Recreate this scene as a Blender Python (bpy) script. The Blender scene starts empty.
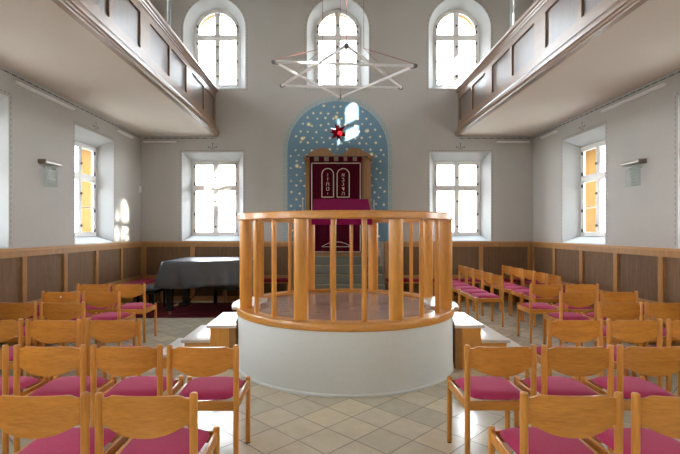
import bpy, bmesh, math, random
from math import sin, cos, pi, radians, sqrt, atan2
from mathutils import Vector, Matrix, noise
from mathutils.geometry import tessellate_polygon

random.seed(7)
scene = bpy.context.scene
COL = scene.collection

# ------------------------------------------------------------------ helpers
WLOC = {}

def empty(name, loc=(0, 0, 0), parent=None):
    o = bpy.data.objects.new(name, None)
    o.empty_display_size = 0.1
    COL.objects.link(o)
    if parent:
        o.parent = parent
        WLOC[o.name] = WLOC[parent.name].copy()
    else:
        o.location = loc
        WLOC[o.name] = Vector(loc)
    return o

def obj(name, bm, mat, parent=None, smooth=38):
    """one mesh object; vertices are given in world space (prototype space for prototypes)"""
    bmesh.ops.remove_doubles(bm, verts=bm.verts, dist=1e-6)
    bmesh.ops.recalc_face_normals(bm, faces=bm.faces)
    base = WLOC[parent.name] if parent else None
    loc = Vector((0, 0, 0))
    if parent:
        bmesh.ops.translate(bm, verts=bm.verts, vec=-base)
    me = bpy.data.meshes.new(name)
    bm.to_mesh(me); bm.free()
    if smooth:
        for p in me.polygons: p.use_smooth = True
        me.set_sharp_from_angle(angle=radians(smooth))
    me.materials.append(mat)
    o = bpy.data.objects.new(name, me)
    COL.objects.link(o)
    if parent:
        o.parent = parent
        WLOC[o.name] = base.copy()
    else:
        WLOC[o.name] = loc
    return o

def thing(name, label, cat, loc=(0, 0, 0), group=None):
    o = empty(name, loc)
    return tag(o, label, cat, group)

def tag(o, label, cat, group=None):
    o['label'] = label; o['category'] = cat
    if group: o['group'] = group
    return o

def struct(o):
    o['kind'] = 'structure'
    return o

def dup(root):
    r = root.copy(); COL.objects.link(r)
    for ch in list(root.children):
        c = ch.copy(); COL.objects.link(c); c.parent = r
        for g in list(ch.children):
            d = g.copy(); COL.objects.link(d); d.parent = c
    return r

def B(): return bmesh.new()

def box(bm, x0, x1, y0, y1, z0, z1, bev=0.0, seg=2):
    r = bmesh.ops.create_cube(bm, size=1.0)
    vs = r['verts']
    for v in vs:
        v.co = Vector(((x0 + x1) / 2 + v.co.x * (x1 - x0), (y0 + y1) / 2 + v.co.y * (y1 - y0), (z0 + z1) / 2 + v.co.z * (z1 - z0)))
    if bev > 0:
        es = list({e for v in vs for e in v.link_edges})
        bmesh.ops.bevel(bm, geom=es, offset=bev, segments=seg, affect='EDGES', profile=0.5)
    return bm

def tube(bm, pts, r, seg=12, cap=True, radii=None):
    pts = [Vector(p) for p in pts]
    rings = []
    n = len(pts)
    up = None
    for i, p in enumerate(pts):
        t = (pts[min(i + 1, n - 1)] - pts[max(i - 1, 0)])
        if t.length < 1e-9: t = Vector((0, 0, 1))
        t.normalize()
        if up is None or abs(up.dot(t)) > 0.98:
            up = Vector((0, 1, 0)) if abs(t.z) > 0.9 else Vector((0, 0, 1))
        a = t.cross(up).normalized(); b = a.cross(t).normalized()
        up = b
        rr = radii[i] if radii else r
        rings.append([bm.verts.new(p + a * (rr * cos(2 * pi * k / seg)) + b * (rr * sin(2 * pi * k / seg))) for k in range(seg)])
    for i in range(n - 1):
        for k in range(seg):
            bm.faces.new((rings[i][k], rings[i][(k + 1) % seg], rings[i + 1][(k + 1) % seg], rings[i + 1][k]))
    if cap:
        bm.faces.new(rings[0][::-1]); bm.faces.new(rings[-1])
    return bm

def lathe(bm, prof, c=(0, 0, 0), seg=24):
    """prof: list of (r, z) from bottom to top; closed at both ends"""
    cx, cy, cz = c
    rings = []
    for r, z in prof:
        rings.append([bm.verts.new((cx + r * cos(2 * pi * k / seg), cy + r * sin(2 * pi * k / seg), cz + z)) for k in range(seg)])
    for i in range(len(rings) - 1):
        for k in range(seg):
            bm.faces.new((rings[i][k], rings[i][(k + 1) % seg], rings[i + 1][(k + 1) % seg], rings[i + 1][k]))
    bm.faces.new(rings[0][::-1]); bm.faces.new(rings[-1])
    return bm

def dowel(bm, x, y, z0, z1, r, seg=16):
    """turned post with softly rounded ends"""
    e = r * 0.35
    return lathe(bm, [(r * .8, z0), (r, z0 + e), (r, z1 - e * 1.6), (r * .93, z1 - e * .7), (r * .75, z1 - e * .2), (r * .45, z1)], (x, y, 0), seg)

def arc_sweep(bm, cx, cy, a0, a1, prof, n, closed=False):
    """prof: closed polygon of (r, z); swept from angle a0 to a1 (0 = towards the viewer, clockwise seen from above)"""
    rings = []
    cnt = n if closed else n + 1
    for i in range(cnt):
        a = a0 + (a1 - a0) * i / n
        rings.append([bm.verts.new((cx + r * sin(a), cy - r * cos(a), z)) for r, z in prof])
    m = len(prof)
    for i in range(n):
        R0, R1 = rings[i], rings[(i + 1) % cnt]
        for k in range(m):
            bm.faces.new((R0[k], R0[(k + 1) % m], R1[(k + 1) % m], R1[k]))
    if not closed:
        bm.faces.new(rings[0]); bm.faces.new(rings[-1][::-1])
    return bm

def prism(bm, poly, f, d0, d1):
    """poly: list of (u, v); f(u, v, d) -> point"""
    A = [bm.verts.new(f(u, v, d0)) for u, v in poly]
    C = [bm.verts.new(f(u, v, d1)) for u, v in poly]
    n = len(poly)
    tris = tessellate_polygon([[Vector((u, v, 0)) for u, v in poly]])
    for t in tris:
        bm.faces.new([A[i] for i in t]); bm.faces.new([C[i] for i in t][::-1])
    for i in range(n):
        bm.faces.new((A[i], A[(i + 1) % n], C[(i + 1) % n], C[i]))
    return bm

def ring_prism(bm, po, pi_, f, d0, d1, closed=True):
    """band between two polylines with the same count"""
    n = len(po)
    V = [[bm.verts.new(f(u, v, d)) for (u, v) in P] for P, d in ((po, d0), (pi_, d0), (pi_, d1), (po, d1))]
    last = n if closed else n - 1
    for i in range(last):
        j = (i + 1) % n
        for a in range(4):
            b = (a + 1) % 4
            bm.faces.new((V[a][i], V[a][j], V[b][j], V[b][i]))
    if not closed:
        bm.faces.new([V[a][0] for a in range(4)]); bm.faces.new([V[a][-1] for a in range(4)][::-1])
    return bm

def ubox(bm, f, u0, u1, v0, v1, d0, d1):
    return prism(bm, [(u0, v0), (u1, v0), (u1, v1), (u0, v1)], f, d0, d1)

# ------------------------------------------------------------------ materials
def mat_base(name):
    m = bpy.data.materials.new(name); m.use_nodes = True
    nt = m.node_tree
    b = nt.nodes['Principled BSDF']
    return m, nt, b

def nd(nt, t, **kw):
    n = nt.nodes.new(t)
    for k, v in kw.items(): setattr(n, k, v)
    return n

def plain(name, col, rough=0.5, metal=0.0, spec=0.5, var=0.06, scale=18.0, bump=0.0, coord='Object', sheen=0.0, rnd=0.0, coat=0.0):
    m, nt, b = mat_base(name)
    tc = nd(nt, 'ShaderNodeTexCoord')
    nz = nd(nt, 'ShaderNodeTexNoise'); nz.inputs['Scale'].default_value = scale; nz.inputs['Detail'].default_value = 5
    nt.links.new(tc.outputs[coord], nz.inputs['Vector'])
    mr = nd(nt, 'ShaderNodeMapRange'); mr.inputs['From Min'].default_value = .25; mr.inputs['From Max'].default_value = .75
    mr.inputs['To Min'].default_value = 1 - var; mr.inputs['To Max'].default_value = 1 + var
    nt.links.new(nz.outputs['Fac'], mr.inputs['Value'])
    fac = mr.outputs['Result']
    if rnd:
        oi = nd(nt, 'ShaderNodeObjectInfo')
        m2 = nd(nt, 'ShaderNodeMapRange'); m2.inputs['To Min'].default_value = 1 - rnd; m2.inputs['To Max'].default_value = 1 + rnd
        nt.links.new(oi.outputs['Random'], m2.inputs['Value'])
        mu = nd(nt, 'ShaderNodeMath', operation='MULTIPLY')
        nt.links.new(fac, mu.inputs[0]); nt.links.new(m2.outputs['Result'], mu.inputs[1]); fac = mu.outputs[0]
    vm = nd(nt, 'ShaderNodeVectorMath', operation='SCALE'); vm.inputs[0].default_value = col
    nt.links.new(fac, vm.inputs['Scale'])
    nt.links.new(vm.outputs['Vector'], b.inputs['Base Color'])
    b.inputs['Roughness'].default_value = rough; b.inputs['Metallic'].default_value = metal
    b.inputs['Specular IOR Level'].default_value = spec
    if sheen: b.inputs['Sheen Weight'].default_value = sheen
    if coat: b.inputs['Coat Weight'].default_value = coat; b.inputs['Coat Roughness'].default_value = .15
    if bump:
        bp = nd(nt, 'ShaderNodeBump'); bp.inputs['Strength'].default_value = bump; bp.inputs['Distance'].default_value = .01
        nt.links.new(nz.outputs['Fac'], bp.inputs['Height']); nt.links.new(bp.outputs['Normal'], b.inputs['Normal'])
    return m

def wood(name, c1, c2, stretch=(14, 14, 1.2), rough=0.35, rnd=0.08, spec=0.5, rings=0.5, coat=0.0):
    """grain along the axis with the small stretch value"""
    m, nt, b = mat_base(name)
    tc = nd(nt, 'ShaderNodeTexCoord')
    oi = nd(nt, 'ShaderNodeObjectInfo')
    add = nd(nt, 'ShaderNodeVectorMath', operation='ADD')
    sc = nd(nt, 'ShaderNodeVectorMath', operation='SCALE'); sc.inputs[0].default_value = (3.1, 5.7, 2.3)
    nt.links.new(oi.outputs['Random'], sc.inputs['Scale'])
    nt.links.new(tc.outputs['Object'], add.inputs[0]); nt.links.new(sc.outputs['Vector'], add.inputs[1])
    mp = nd(nt, 'ShaderNodeMapping'); mp.inputs['Scale'].default_value = stretch
    nt.links.new(add.outputs['Vector'], mp.inputs['Vector'])
    nz = nd(nt, 'ShaderNodeTexNoise'); nz.inputs['Scale'].default_value = 1.6; nz.inputs['Detail'].default_value = 6; nz.inputs['Distortion'].default_value = .6
    nt.links.new(mp.outputs['Vector'], nz.inputs['Vector'])
    n2 = nd(nt, 'ShaderNodeTexNoise'); n2.inputs['Scale'].default_value = 9; n2.inputs['Detail'].default_value = 3
    nt.links.new(mp.outputs['Vector'], n2.inputs['Vector'])
    mx = nd(nt, 'ShaderNodeMix'); mx.inputs[0].default_value = rings
    nt.links.new(n2.outputs['Fac'], mx.inputs[2]); nt.links.new(nz.outputs['Fac'], mx.inputs[3])
    rp = nd(nt, 'ShaderNodeValToRGB')
    rp.color_ramp.elements[0].position = .33; rp.color_ramp.elements[0].color = (*c1, 1)
    rp.color_ramp.elements[1].position = .67; rp.color_ramp.elements[1].color = (*c2, 1)
    nt.links.new(mx.outputs[0], rp.inputs['Fac'])
    m2 = nd(nt, 'ShaderNodeMapRange'); m2.inputs['To Min'].default_value = 1 - rnd; m2.inputs['To Max'].default_value = 1 + rnd
    nt.links.new(oi.outputs['Random'], m2.inputs['Value'])
    vm = nd(nt, 'ShaderNodeVectorMath', operation='SCALE')
    nt.links.new(rp.outputs['Color'], vm.inputs[0]); nt.links.new(m2.outputs['Result'], vm.inputs['Scale'])
    nt.links.new(vm.outputs['Vector'], b.inputs['Base Color'])
    b.inputs['Roughness'].default_value = rough; b.inputs['Specular IOR Level'].default_value = spec
    b.inputs['Coat Weight'].default_value = coat; b.inputs['Coat Roughness'].default_value = .32
    bp = nd(nt, 'ShaderNodeBump'); bp.inputs['Strength'].default_value = .06; bp.inputs['Distance'].default_value = .004
    nt.links.new(mx.outputs[0], bp.inputs['Height']); nt.links.new(bp.outputs['Normal'], b.inputs['Normal'])
    return m

def glass_mat(name, tint=(1, 1, 1), refl=0.06):
    m = bpy.data.materials.new(name); m.use_nodes = True
    nt = m.node_tree; nt.nodes.clear()
    out = nd(nt, 'ShaderNodeOutputMaterial'); mix = nd(nt, 'ShaderNodeMixShader')
    tr = nd(nt, 'ShaderNodeBsdfTransparent'); tr.inputs['Color'].default_value = (*tint, 1)
    gl = nd(nt, 'ShaderNodeBsdfGlossy'); gl.inputs['Roughness'].default_value = .02
    lw = nd(nt, 'ShaderNodeLayerWeight'); pw = nd(nt, 'ShaderNodeMath', operation='POWER'); pw.inputs[1].default_value = 5
    fr = nd(nt, 'ShaderNodeMath', operation='MULTIPLY_ADD'); fr.inputs[1].default_value = .7; fr.inputs[2].default_value = refl * .5
    nt.links.new(lw.outputs['Facing'], pw.inputs[0]); nt.links.new(pw.outputs[0], fr.inputs[0])
    nt.links.new(fr.outputs[0], mix.inputs[0]); nt.links.new(tr.outputs[0], mix.inputs[1]); nt.links.new(gl.outputs[0], mix.inputs[2])
    nt.links.new(mix.outputs[0], out.inputs['Surface'])
    return m

def plaster(name, col, var=.05):
    m, nt, b = mat_base(name)
    tc = nd(nt, 'ShaderNodeTexCoord')
    n1 = nd(nt, 'ShaderNodeTexNoise'); n1.inputs['Scale'].default_value = 1.3; n1.inputs['Detail'].default_value = 7
    n2 = nd(nt, 'ShaderNodeTexNoise'); n2.inputs['Scale'].default_value = 26; n2.inputs['Detail'].default_value = 4
    nt.links.new(tc.outputs['Object'], n1.inputs['Vector']); nt.links.new(tc.outputs['Object'], n2.inputs['Vector'])
    mx = nd(nt, 'ShaderNodeMix'); mx.inputs[0].default_value = .35
    nt.links.new(n1.outputs['Fac'], mx.inputs[2]); nt.links.new(n2.outputs['Fac'], mx.inputs[3])
    mr = nd(nt, 'ShaderNodeMapRange'); mr.inputs['From Min'].default_value = .3; mr.inputs['From Max'].default_value = .7
    mr.inputs['To Min'].default_value = 1 - var; mr.inputs['To Max'].default_value = 1 + var
    nt.links.new(mx.outputs[0], mr.inputs['Value'])
    vm = nd(nt, 'ShaderNodeVectorMath', operation='SCALE'); vm.inputs[0].default_value = col
    nt.links.new(mr.outputs['Result'], vm.inputs['Scale']); nt.links.new(vm.outputs['Vector'], b.inputs['Base Color'])
    b.inputs['Roughness'].default_value = .9; b.inputs['Specular IOR Level'].default_value = .2
    bp = nd(nt, 'ShaderNodeBump'); bp.inputs['Strength'].default_value = .15; bp.inputs['Distance'].default_value = .01
    nt.links.new(n2.outputs['Fac'], bp.inputs['Height']); nt.links.new(bp.outputs['Normal'], b.inputs['Normal'])
    return m

def floor_mat():
    m, nt, b = mat_base('stone_tiles')
    tc = nd(nt, 'ShaderNodeTexCoord')
    mp = nd(nt, 'ShaderNodeMapping')
    # one tile corner at (0.197, 3.30); tiles 0.295 m, laid on the diagonal
    S = 0.295
    sub = nd(nt, 'ShaderNodeVectorMath', operation='SUBTRACT'); sub.inputs[1].default_value = (0.197, 3.30, 0)
    nt.links.new(tc.outputs['Object'], sub.inputs[0])
    mp.inputs['Rotation'].default_value = (0, 0, radians(45)); mp.inputs['Scale'].default_value = (1 / S, 1 / S, 1 / S)
    mp.vector_type = 'POINT'
    nt.links.new(sub.outputs['Vector'], mp.inputs['Vector'])
    fl = nd(nt, 'ShaderNodeVectorMath', operation='FLOOR'); nt.links.new(mp.outputs['Vector'], fl.inputs[0])
    fr = nd(nt, 'ShaderNodeVectorMath', operation='FRACTION'); nt.links.new(mp.outputs['Vector'], fr.inputs[0])
    wn = nd(nt, 'ShaderNodeTexWhiteNoise', noise_dimensions='2D'); 
    half = nd(nt, 'ShaderNodeVectorMath', operation='MULTIPLY_ADD'); half.inputs[1].default_value = (1, 1, 0); half.inputs[2].default_value = (.37, .53, .5)
    nt.links.new(fl.outputs['Vector'], half.inputs[0]); nt.links.new(half.outputs['Vector'], wn.inputs['Vector'])
    rp = nd(nt, 'ShaderNodeValToRGB')
    e = rp.color_ramp.elements
    e[0].position = 0; e[0].color = (.45, .40, .31, 1)
    e[1].position = 1; e[1].color = (.62, .52, .36, 1)
    for p, c in ((.10, (.49, .43, .325, 1)), (.5, (.53, .46, .345, 1)), (.75, (.56, .485, .36, 1))):
        x = e.new(p); x.color = c
    nt.links.new(wn.outputs['Value'], rp.inputs['Fac'])
    nz = nd(nt, 'ShaderNodeTexNoise'); nz.inputs['Scale'].default_value = 9; nz.inputs['Detail'].default_value = 6
    nt.links.new(tc.outputs['Object'], nz.inputs['Vector'])
    mr = nd(nt, 'ShaderNodeMapRange'); mr.inputs['To Min'].default_value = .86; mr.inputs['To Max'].default_value = 1.14
    nt.links.new(nz.outputs['Fac'], mr.inputs['Value'])
    vm = nd(nt, 'ShaderNodeVectorMath', operation='SCALE')
    nt.links.new(rp.outputs['Color'], vm.inputs[0]); nt.links.new(mr.outputs['Result'], vm.inputs['Scale'])
    # grout
    sx = nd(nt, 'ShaderNodeSeparateXYZ'); nt.links.new(fr.outputs['Vector'], sx.inputs[0])
    def edge(o):
        a = nd(nt, 'ShaderNodeMath', operation='SUBTRACT'); a.inputs[1].default_value = .5; nt.links.new(o, a.inputs[0])
        c = nd(nt, 'ShaderNodeMath', operation='ABSOLUTE'); nt.links.new(a.outputs[0], c.inputs[0]); return c.outputs[0]
    mxm = nd(nt, 'ShaderNodeMath', operation='MAXIMUM'); nt.links.new(edge(sx.outputs[0]), mxm.inputs[0]); nt.links.new(edge(sx.outputs[1]), mxm.inputs[1])
    gt = nd(nt, 'ShaderNodeMapRange'); gt.inputs['From Min'].default_value = .483; gt.inputs['From Max'].default_value = .491
    nt.links.new(mxm.outputs[0], gt.inputs['Value'])
    mix = nd(nt, 'ShaderNodeMix', data_type='RGBA'); mix.inputs[7].default_value = (.24, .215, .18, 1)
    nt.links.new(gt.outputs['Result'], mix.inputs[0]); nt.links.new(vm.outputs['Vector'], mix.inputs[6])
    nt.links.new(mix.outputs[2], b.inputs['Base Color'])
    rr = nd(nt, 'ShaderNodeMapRange'); rr.inputs['To Min'].default_value = .10; rr.inputs['To Max'].default_value = .24
    nt.links.new(nz.outputs['Fac'], rr.inputs['Value']); nt.links.new(rr.outputs['Result'], b.inputs['Roughness'])
    bp = nd(nt, 'ShaderNodeBump'); bp.inputs['Strength'].default_value = .3; bp.inputs['Distance'].default_value = .003; bp.invert = True
    nt.links.new(gt.outputs['Result'], bp.inputs['Height']); nt.links.new(bp.outputs['Normal'], b.inputs['Normal'])
    return m

def rug_mat():
    m, nt, b = mat_base('rug_wool')
    tc = nd(nt, 'ShaderNodeTexCoord')
    vo = nd(nt, 'ShaderNodeTexVoronoi'); vo.inputs['Scale'].default_value = 5.5
    nt.links.new(tc.outputs['Object'], vo.inputs['Vector'])
    rp = nd(nt, 'ShaderNodeValToRGB'); e = rp.color_ramp.elements
    e[0].position = .08; e[0].color = (.035, .010, .016, 1); e[1].position = .35; e[1].color = (.085, .006, .012, 1)
    x = e.new(.62); x.color = (.115, .012, .016, 1)
    nt.links.new(vo.outputs['Distance'], rp.inputs['Fac']); nt.links.new(rp.outputs['Color'], b.inputs['Base Color'])
    b.inputs['Roughness'].default_value = .95; b.inputs['Specular IOR Level'].default_value = .1
    return m

M = {}
M['wall'] = plaster('wall_plaster', (.450, .432, .402))
M['ceil'] = plaster('ceiling_plaster', (.62, .55, .475), .03)
M['reveal'] = plaster('reveal_paint', (.47, .475, .47), .03)
M['floor'] = floor_mat()
M['white'] = plain('white_window_paint', (.78, .77, .75), .45, var=.03)
M['glass'] = glass_mat('window_glass', (.97, .98, .98))
M['black_iron'] = plain('black_iron', (.02, .02, .022), .5, var=.1)
M['stencil'] = plain('stencil_paint', (.12, .14, .13), .85, var=.2, scale=40)
M['chair_wood'] = wood('beech_chair', (.50, .19, .028), (.66, .29, .052), (16, 16, 1.5), .3, .10)
M['chair_ply'] = wood('beech_ply', (.42, .155, .020), (.60, .25, .042), (1.6, 10, 13), .28, .14)
M['seat'] = plain('magenta_upholstery', (.38, .026, .090), .92, var=.16, scale=160, bump=.12, sheen=.09, spec=.15, rnd=.06)
M['rail_wood'] = wood('bimah_beech', (.54, .22, .034), (.70, .325, .060), (9, 9, 1.0), .28, .05)
M['ring_wood'] = wood('bimah_bent_beech', (.50, .20, .030), (.66, .30, .054), (3, 3, 22), .28, .03)
M['panel'] = wood('dark_panel_veneer', (.115, .064, .034), (.21, .126, .068), (22, 22, 1.1), .6, .12, spec=.15)
M['frame_wood'] = wood('honey_frame', (.31, .145, .042), (.44, .22, .068), (14, 14, 2.0), .4, .05)
M['cap_wood'] = wood('honey_cap', (.42, .21, .065), (.54, .285, .10), (2, 2, 20), .35, .03)
M['gal_wood'] = wood('gallery_frame_wood', (.20, .112, .06), (.29, .172, .10), (10, 1.2, 16), .34, .03, spec=.7, coat=.5)
M['gal_panel'] = wood('gallery_panel_wood', (.095, .066, .050), (.165, .115, .09), (18, 18, 1.0), .36, .10, spec=.7, coat=.8)
M['step_top'] = wood('polished_step', (.58, .52, .46), (.68, .62, .56), (3, 14, 14), .30, .03, spec=.8)
M['step_body'] = wood('step_beech', (.66, .29, .05), (.78, .38, .085), (9, 9, 1.2), .35, .04)
M['parquet'] = wood('parquet_floor', (.24, .135, .095), (.36, .215, .155), (6, 14, 10), .2, .03, spec=.6)
M['bimah_paint'] = plaster('bimah_plaster', (.65, .66, .63), .025)
M['piano_cover'] = plain('charcoal_piano_cover', (.055, .057, .064), .36, var=.12, scale=9, spec=.5)
M['black_lacquer'] = plain('black_lacquer', (.008, .008, .009), .18, var=.05)
M['brass'] = plain('brass', (.62, .42, .17), .3, metal=1.0)
M['bronze'] = plain('dark_bronze', (.20, .165, .12), .4, metal=.6)
M['steel'] = plain('satin_steel', (.55, .53, .49), .35, metal=1.0)
M['rug'] = rug_mat()
M['cushion'] = plain('crimson_cushion', (.28, .014, .045), .9, var=.12, scale=120, bump=.1, sheen=.05, spec=.2)
M['cover_cloth'] = plain('magenta_lectern_cloth', (.20, .008, .055), 1.0, var=.08, scale=90, spec=.05)
M['curtain'] = plain('burgundy_velvet', (.054, .003, .011), 1.0, var=.12, scale=60, spec=.05)
M['silver_thread'] = plain('silver_thread', (.56, .49, .36), .5, metal=.3, var=.15, scale=120)
M['gold_tab'] = plain('beige_tab', (.20, .155, .105), .8, var=.1)
M['ark_wood'] = wood('ark_oak', (.24, .122, .05), (.34, .18, .078), (12, 12, 1.6), .42, .04)
M['blue'] = plaster('arch_blue', (.165, .285, .38), .08)
M['band'] = plaster('arch_band', (.40, .45, .45), .06)
M['gold'] = plain('gold_paint', (.95, .84, .50), .5, var=.1)
M['chain_paint'] = plain('chain_paint', (.24, .31, .32), .85, var=.12)
M['stone'] = plaster('grey_step_stone', (.135, .13, .105), .08)
M['nosing'] = plain('step_nosing', (.26, .21, .12), .5)
M['tube_white'] = plain('white_tube_enamel', (.84, .84, .83), .25, var=.02)
M['cap_grey'] = plain('grey_end_cap', (.16, .16, .17), .4)
M['cord_red'] = plain('red_cord', (.30, .085, .075), .6)
M['grey_post'] = plain('grey_post_paint', (.30, .31, .32), .4)
M['plate_glass'] = glass_mat('plaque_glass', (.93, .97, .965), .12)
M['etch'] = plain('etched_lines', (.62, .66, .65), .7, var=.05)
M['white_plastic'] = plain('white_plastic', (.75, .74, .70), .4, var=.02)
M['ochre'] = plaster('ochre_render', (.15, .078, .018), .05)
M['cream'] = plaster('cream_render', (.78, .74, .66), .03)  # walls of the added sun-blocking buildings, pale to bounce sky light indoors
M['roof_tile'] = plain('roof_tile', (.35, .12, .06), .8, var=.2)
M['ground'] = plain('outside_gravel', (.42, .40, .36), .95, var=.15)

def red_glass():
    m, nt, b = mat_base('ruby_glass')
    b.inputs['Base Color'].default_value = (.22, .004, .010, 1); b.inputs['Roughness'].default_value = .18
    b.inputs['Transmission Weight'].default_value = .25
    return m
M['ruby'] = red_glass()
def bulb():
    m, nt, b = mat_base('ruby_bulb')
    b.inputs['Base Color'].default_value = (.5, .01, .02, 1)
    b.inputs['Emission Color'].default_value = (1, .02, .04, 1); b.inputs['Emission Strength'].default_value = .05
    return m
M['bulb'] = bulb()

# ------------------------------------------------------------------ dimensions
XL, XR, YB, YR, ZC = -4.10, 4.49, 9.93, -3.2, 7.9
TH = 0.60            # wall thickness
FD = 0.27            # depth of the window frames in the wall
WC = 0.215           # axis of the hall
def f_back(u, v, d): return Vector((u, YB + d, v))
def f_left(u, v, d): return Vector((XL - d, u, v))
def f_right(u, v, d): return Vector((XR + d, u, v))

LOW_N = (0.67, 1.31, 3.25)      # niche half width, sill, head
LOW_F = (0.525, 1.43, 3.09)     # frame opening
UP_N = (0.68, 4.65, 5.97)       # half width, sill, springing
UP_F = (0.51, 4.75, 6.00)
NARC = 20

def rect_outline(uc, hw, v0, v1): return [(uc - hw, v0), (uc + hw, v0), (uc + hw, v1), (uc - hw, v1)]
def arch_outline(uc, hw, v0, vs, n=NARC):
    p = [(uc - hw, v0), (uc + hw, v0)]
    for i in range(n + 1):
        a = pi * i / n
        p.append((uc + hw * cos(a), vs + hw * sin(a)))
    return p

def make_wall(name, f, u0, u1, wins):
    """wins: list of (uc, upper). A solid wall with splayed window niches cut right through"""
    bm = B()
    outer = [(u0, 0.0), (u1, 0.0), (u1, ZC), (u0, ZC)]
    def face(holes, d):
        loops = [outer] + holes
        flat = [p for l in loops for p in l]
        vs = [bm.verts.new(f(u, v, d)) for u, v in flat]
        for t in tessellate_polygon([[Vector((u, v, 0)) for u, v in l] for l in loops]):
            try: bm.faces.new([vs[i] for i in t])
            except ValueError: pass
    ni = [arch_outline(uc, *UP_N) if up else rect_outline(uc, *LOW_N) for uc, up in wins]
    fo = [arch_outline(uc, *UP_F) if up else rect_outline(uc, *LOW_F) for uc, up in wins]
    face(ni, 0); face(fo, TH)
    def skin(A, dA, Bp, dB):
        a = [bm.verts.new(f(u, v, dA)) for u, v in A]; b = [bm.verts.new(f(u, v, dB)) for u, v in Bp]
        for i in range(len(A)):
            j = (i + 1) % len(A)
            bm.faces.new((a[i], a[j], b[j], b[i]))
    skin(outer, 0, outer, TH)
    w = struct(obj(name, bm, M['wall'], smooth=30))
    # whitewashed splays of the niches
    for N, F in zip(ni, fo):
        bm = B()
        a = [bm.verts.new(f(u, v, 0)) for u, v in N]; b = [bm.verts.new(f(u, v, FD)) for u, v in F]
        for i in range(len(N)):
            j = (i + 1) % len(N)
            bm.faces.new((a[i], a[j], b[j], b[i]))
        obj('niche_reveal', bm, M['reveal'], w, smooth=30)
        bm = B()
        a = [bm.verts.new(f(u, v, FD)) for u, v in F]; b = [bm.verts.new(f(u, v, TH)) for u, v in F]
        for i in range(len(F)):
            j = (i + 1) % len(F)
            bm.faces.new((a[i], a[j], b[j], b[i]))
        obj('outer_reveal', bm, M['ochre'], w, smooth=30)
    return w

SIDE_W = [8.01, 5.15, 2.29, -0.57]
BACK_W = [(-2.53, False), (2.90, False), (-2.49, True), (WC, True), (2.885, True)]
wall_back = make_wall('wall_back', f_back, XL, XR, BACK_W)
wall_left = make_wall('wall_left', f_left, YR, YB, [(y, u) for y in SIDE_W for u in (False, True)])
wall_right = make_wall('wall_right', f_right, YR, YB, [(y, u) for y in SIDE_W for u in (False, True)])
def f_rear(u, v, d): return Vector((u, YR - d, v))
ADDED_REAR_W = [(-2.5, False), (2.9, False)]  # unseen windows, added to light the hall from behind the camera
wall_rear = make_wall('wall_rear', f_rear, XL, XR, ADDED_REAR_W)
struct(obj('floor', box(B(), XL - TH, XR + TH, YR - TH, YB + TH, -.25, 0), M['floor'], smooth=0))
struct(obj('ceiling', box(B(), XL - TH, XR + TH, YR - TH, YB + TH, ZC, ZC + .3), M['ceil'], smooth=0))
# corner piers closing the gaps between the wall slabs
for x0, x1 in ((XL - TH, XL), (XR, XR + TH)):
    for y0, y1 in ((YB, YB + TH), (YR - TH, YR)):
        struct(obj('wall_corner', box(B(), x0, x1, y0, y1, 0, ZC), M['wall'], smooth=0))

# ---- painted (stencilled) dashes ----
def dashes(bm, f, path, dash=.045, gap=.03, w=.011, d=-.0015):
    for (p, q) in zip(path[:-1], path[1:]):
        L = sqrt((q[0] - p[0]) ** 2 + (q[1] - p[1]) ** 2)
        if L < 1e-5: continue
        t = ((q[0] - p[0]) / L, (q[1] - p[1]) / L); nrm = (-t[1], t[0])
        n = max(1, int(L / (dash + gap)))
        st = L / n
        for i in range(n):
            a = i * st + (st - min(dash, st * .7)) / 2; b = a + min(dash, st * .7)
            vs = [bm.verts.new(f(p[0] + t[0] * s + nrm[0] * k, p[1] + t[1] * s + nrm[1] * k, d)) for s, k in ((a, -w / 2), (b, -w / 2), (b, w / 2), (a, w / 2))]
            bm.faces.new(vs)
    return bm

def disc(bm, f, u, v, r, d, n=10):
    bm.faces.new([bm.verts.new(f(u + r * cos(2 * pi * k / n), v + r * sin(2 * pi * k / n), d)) for k in range(n)])

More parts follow.
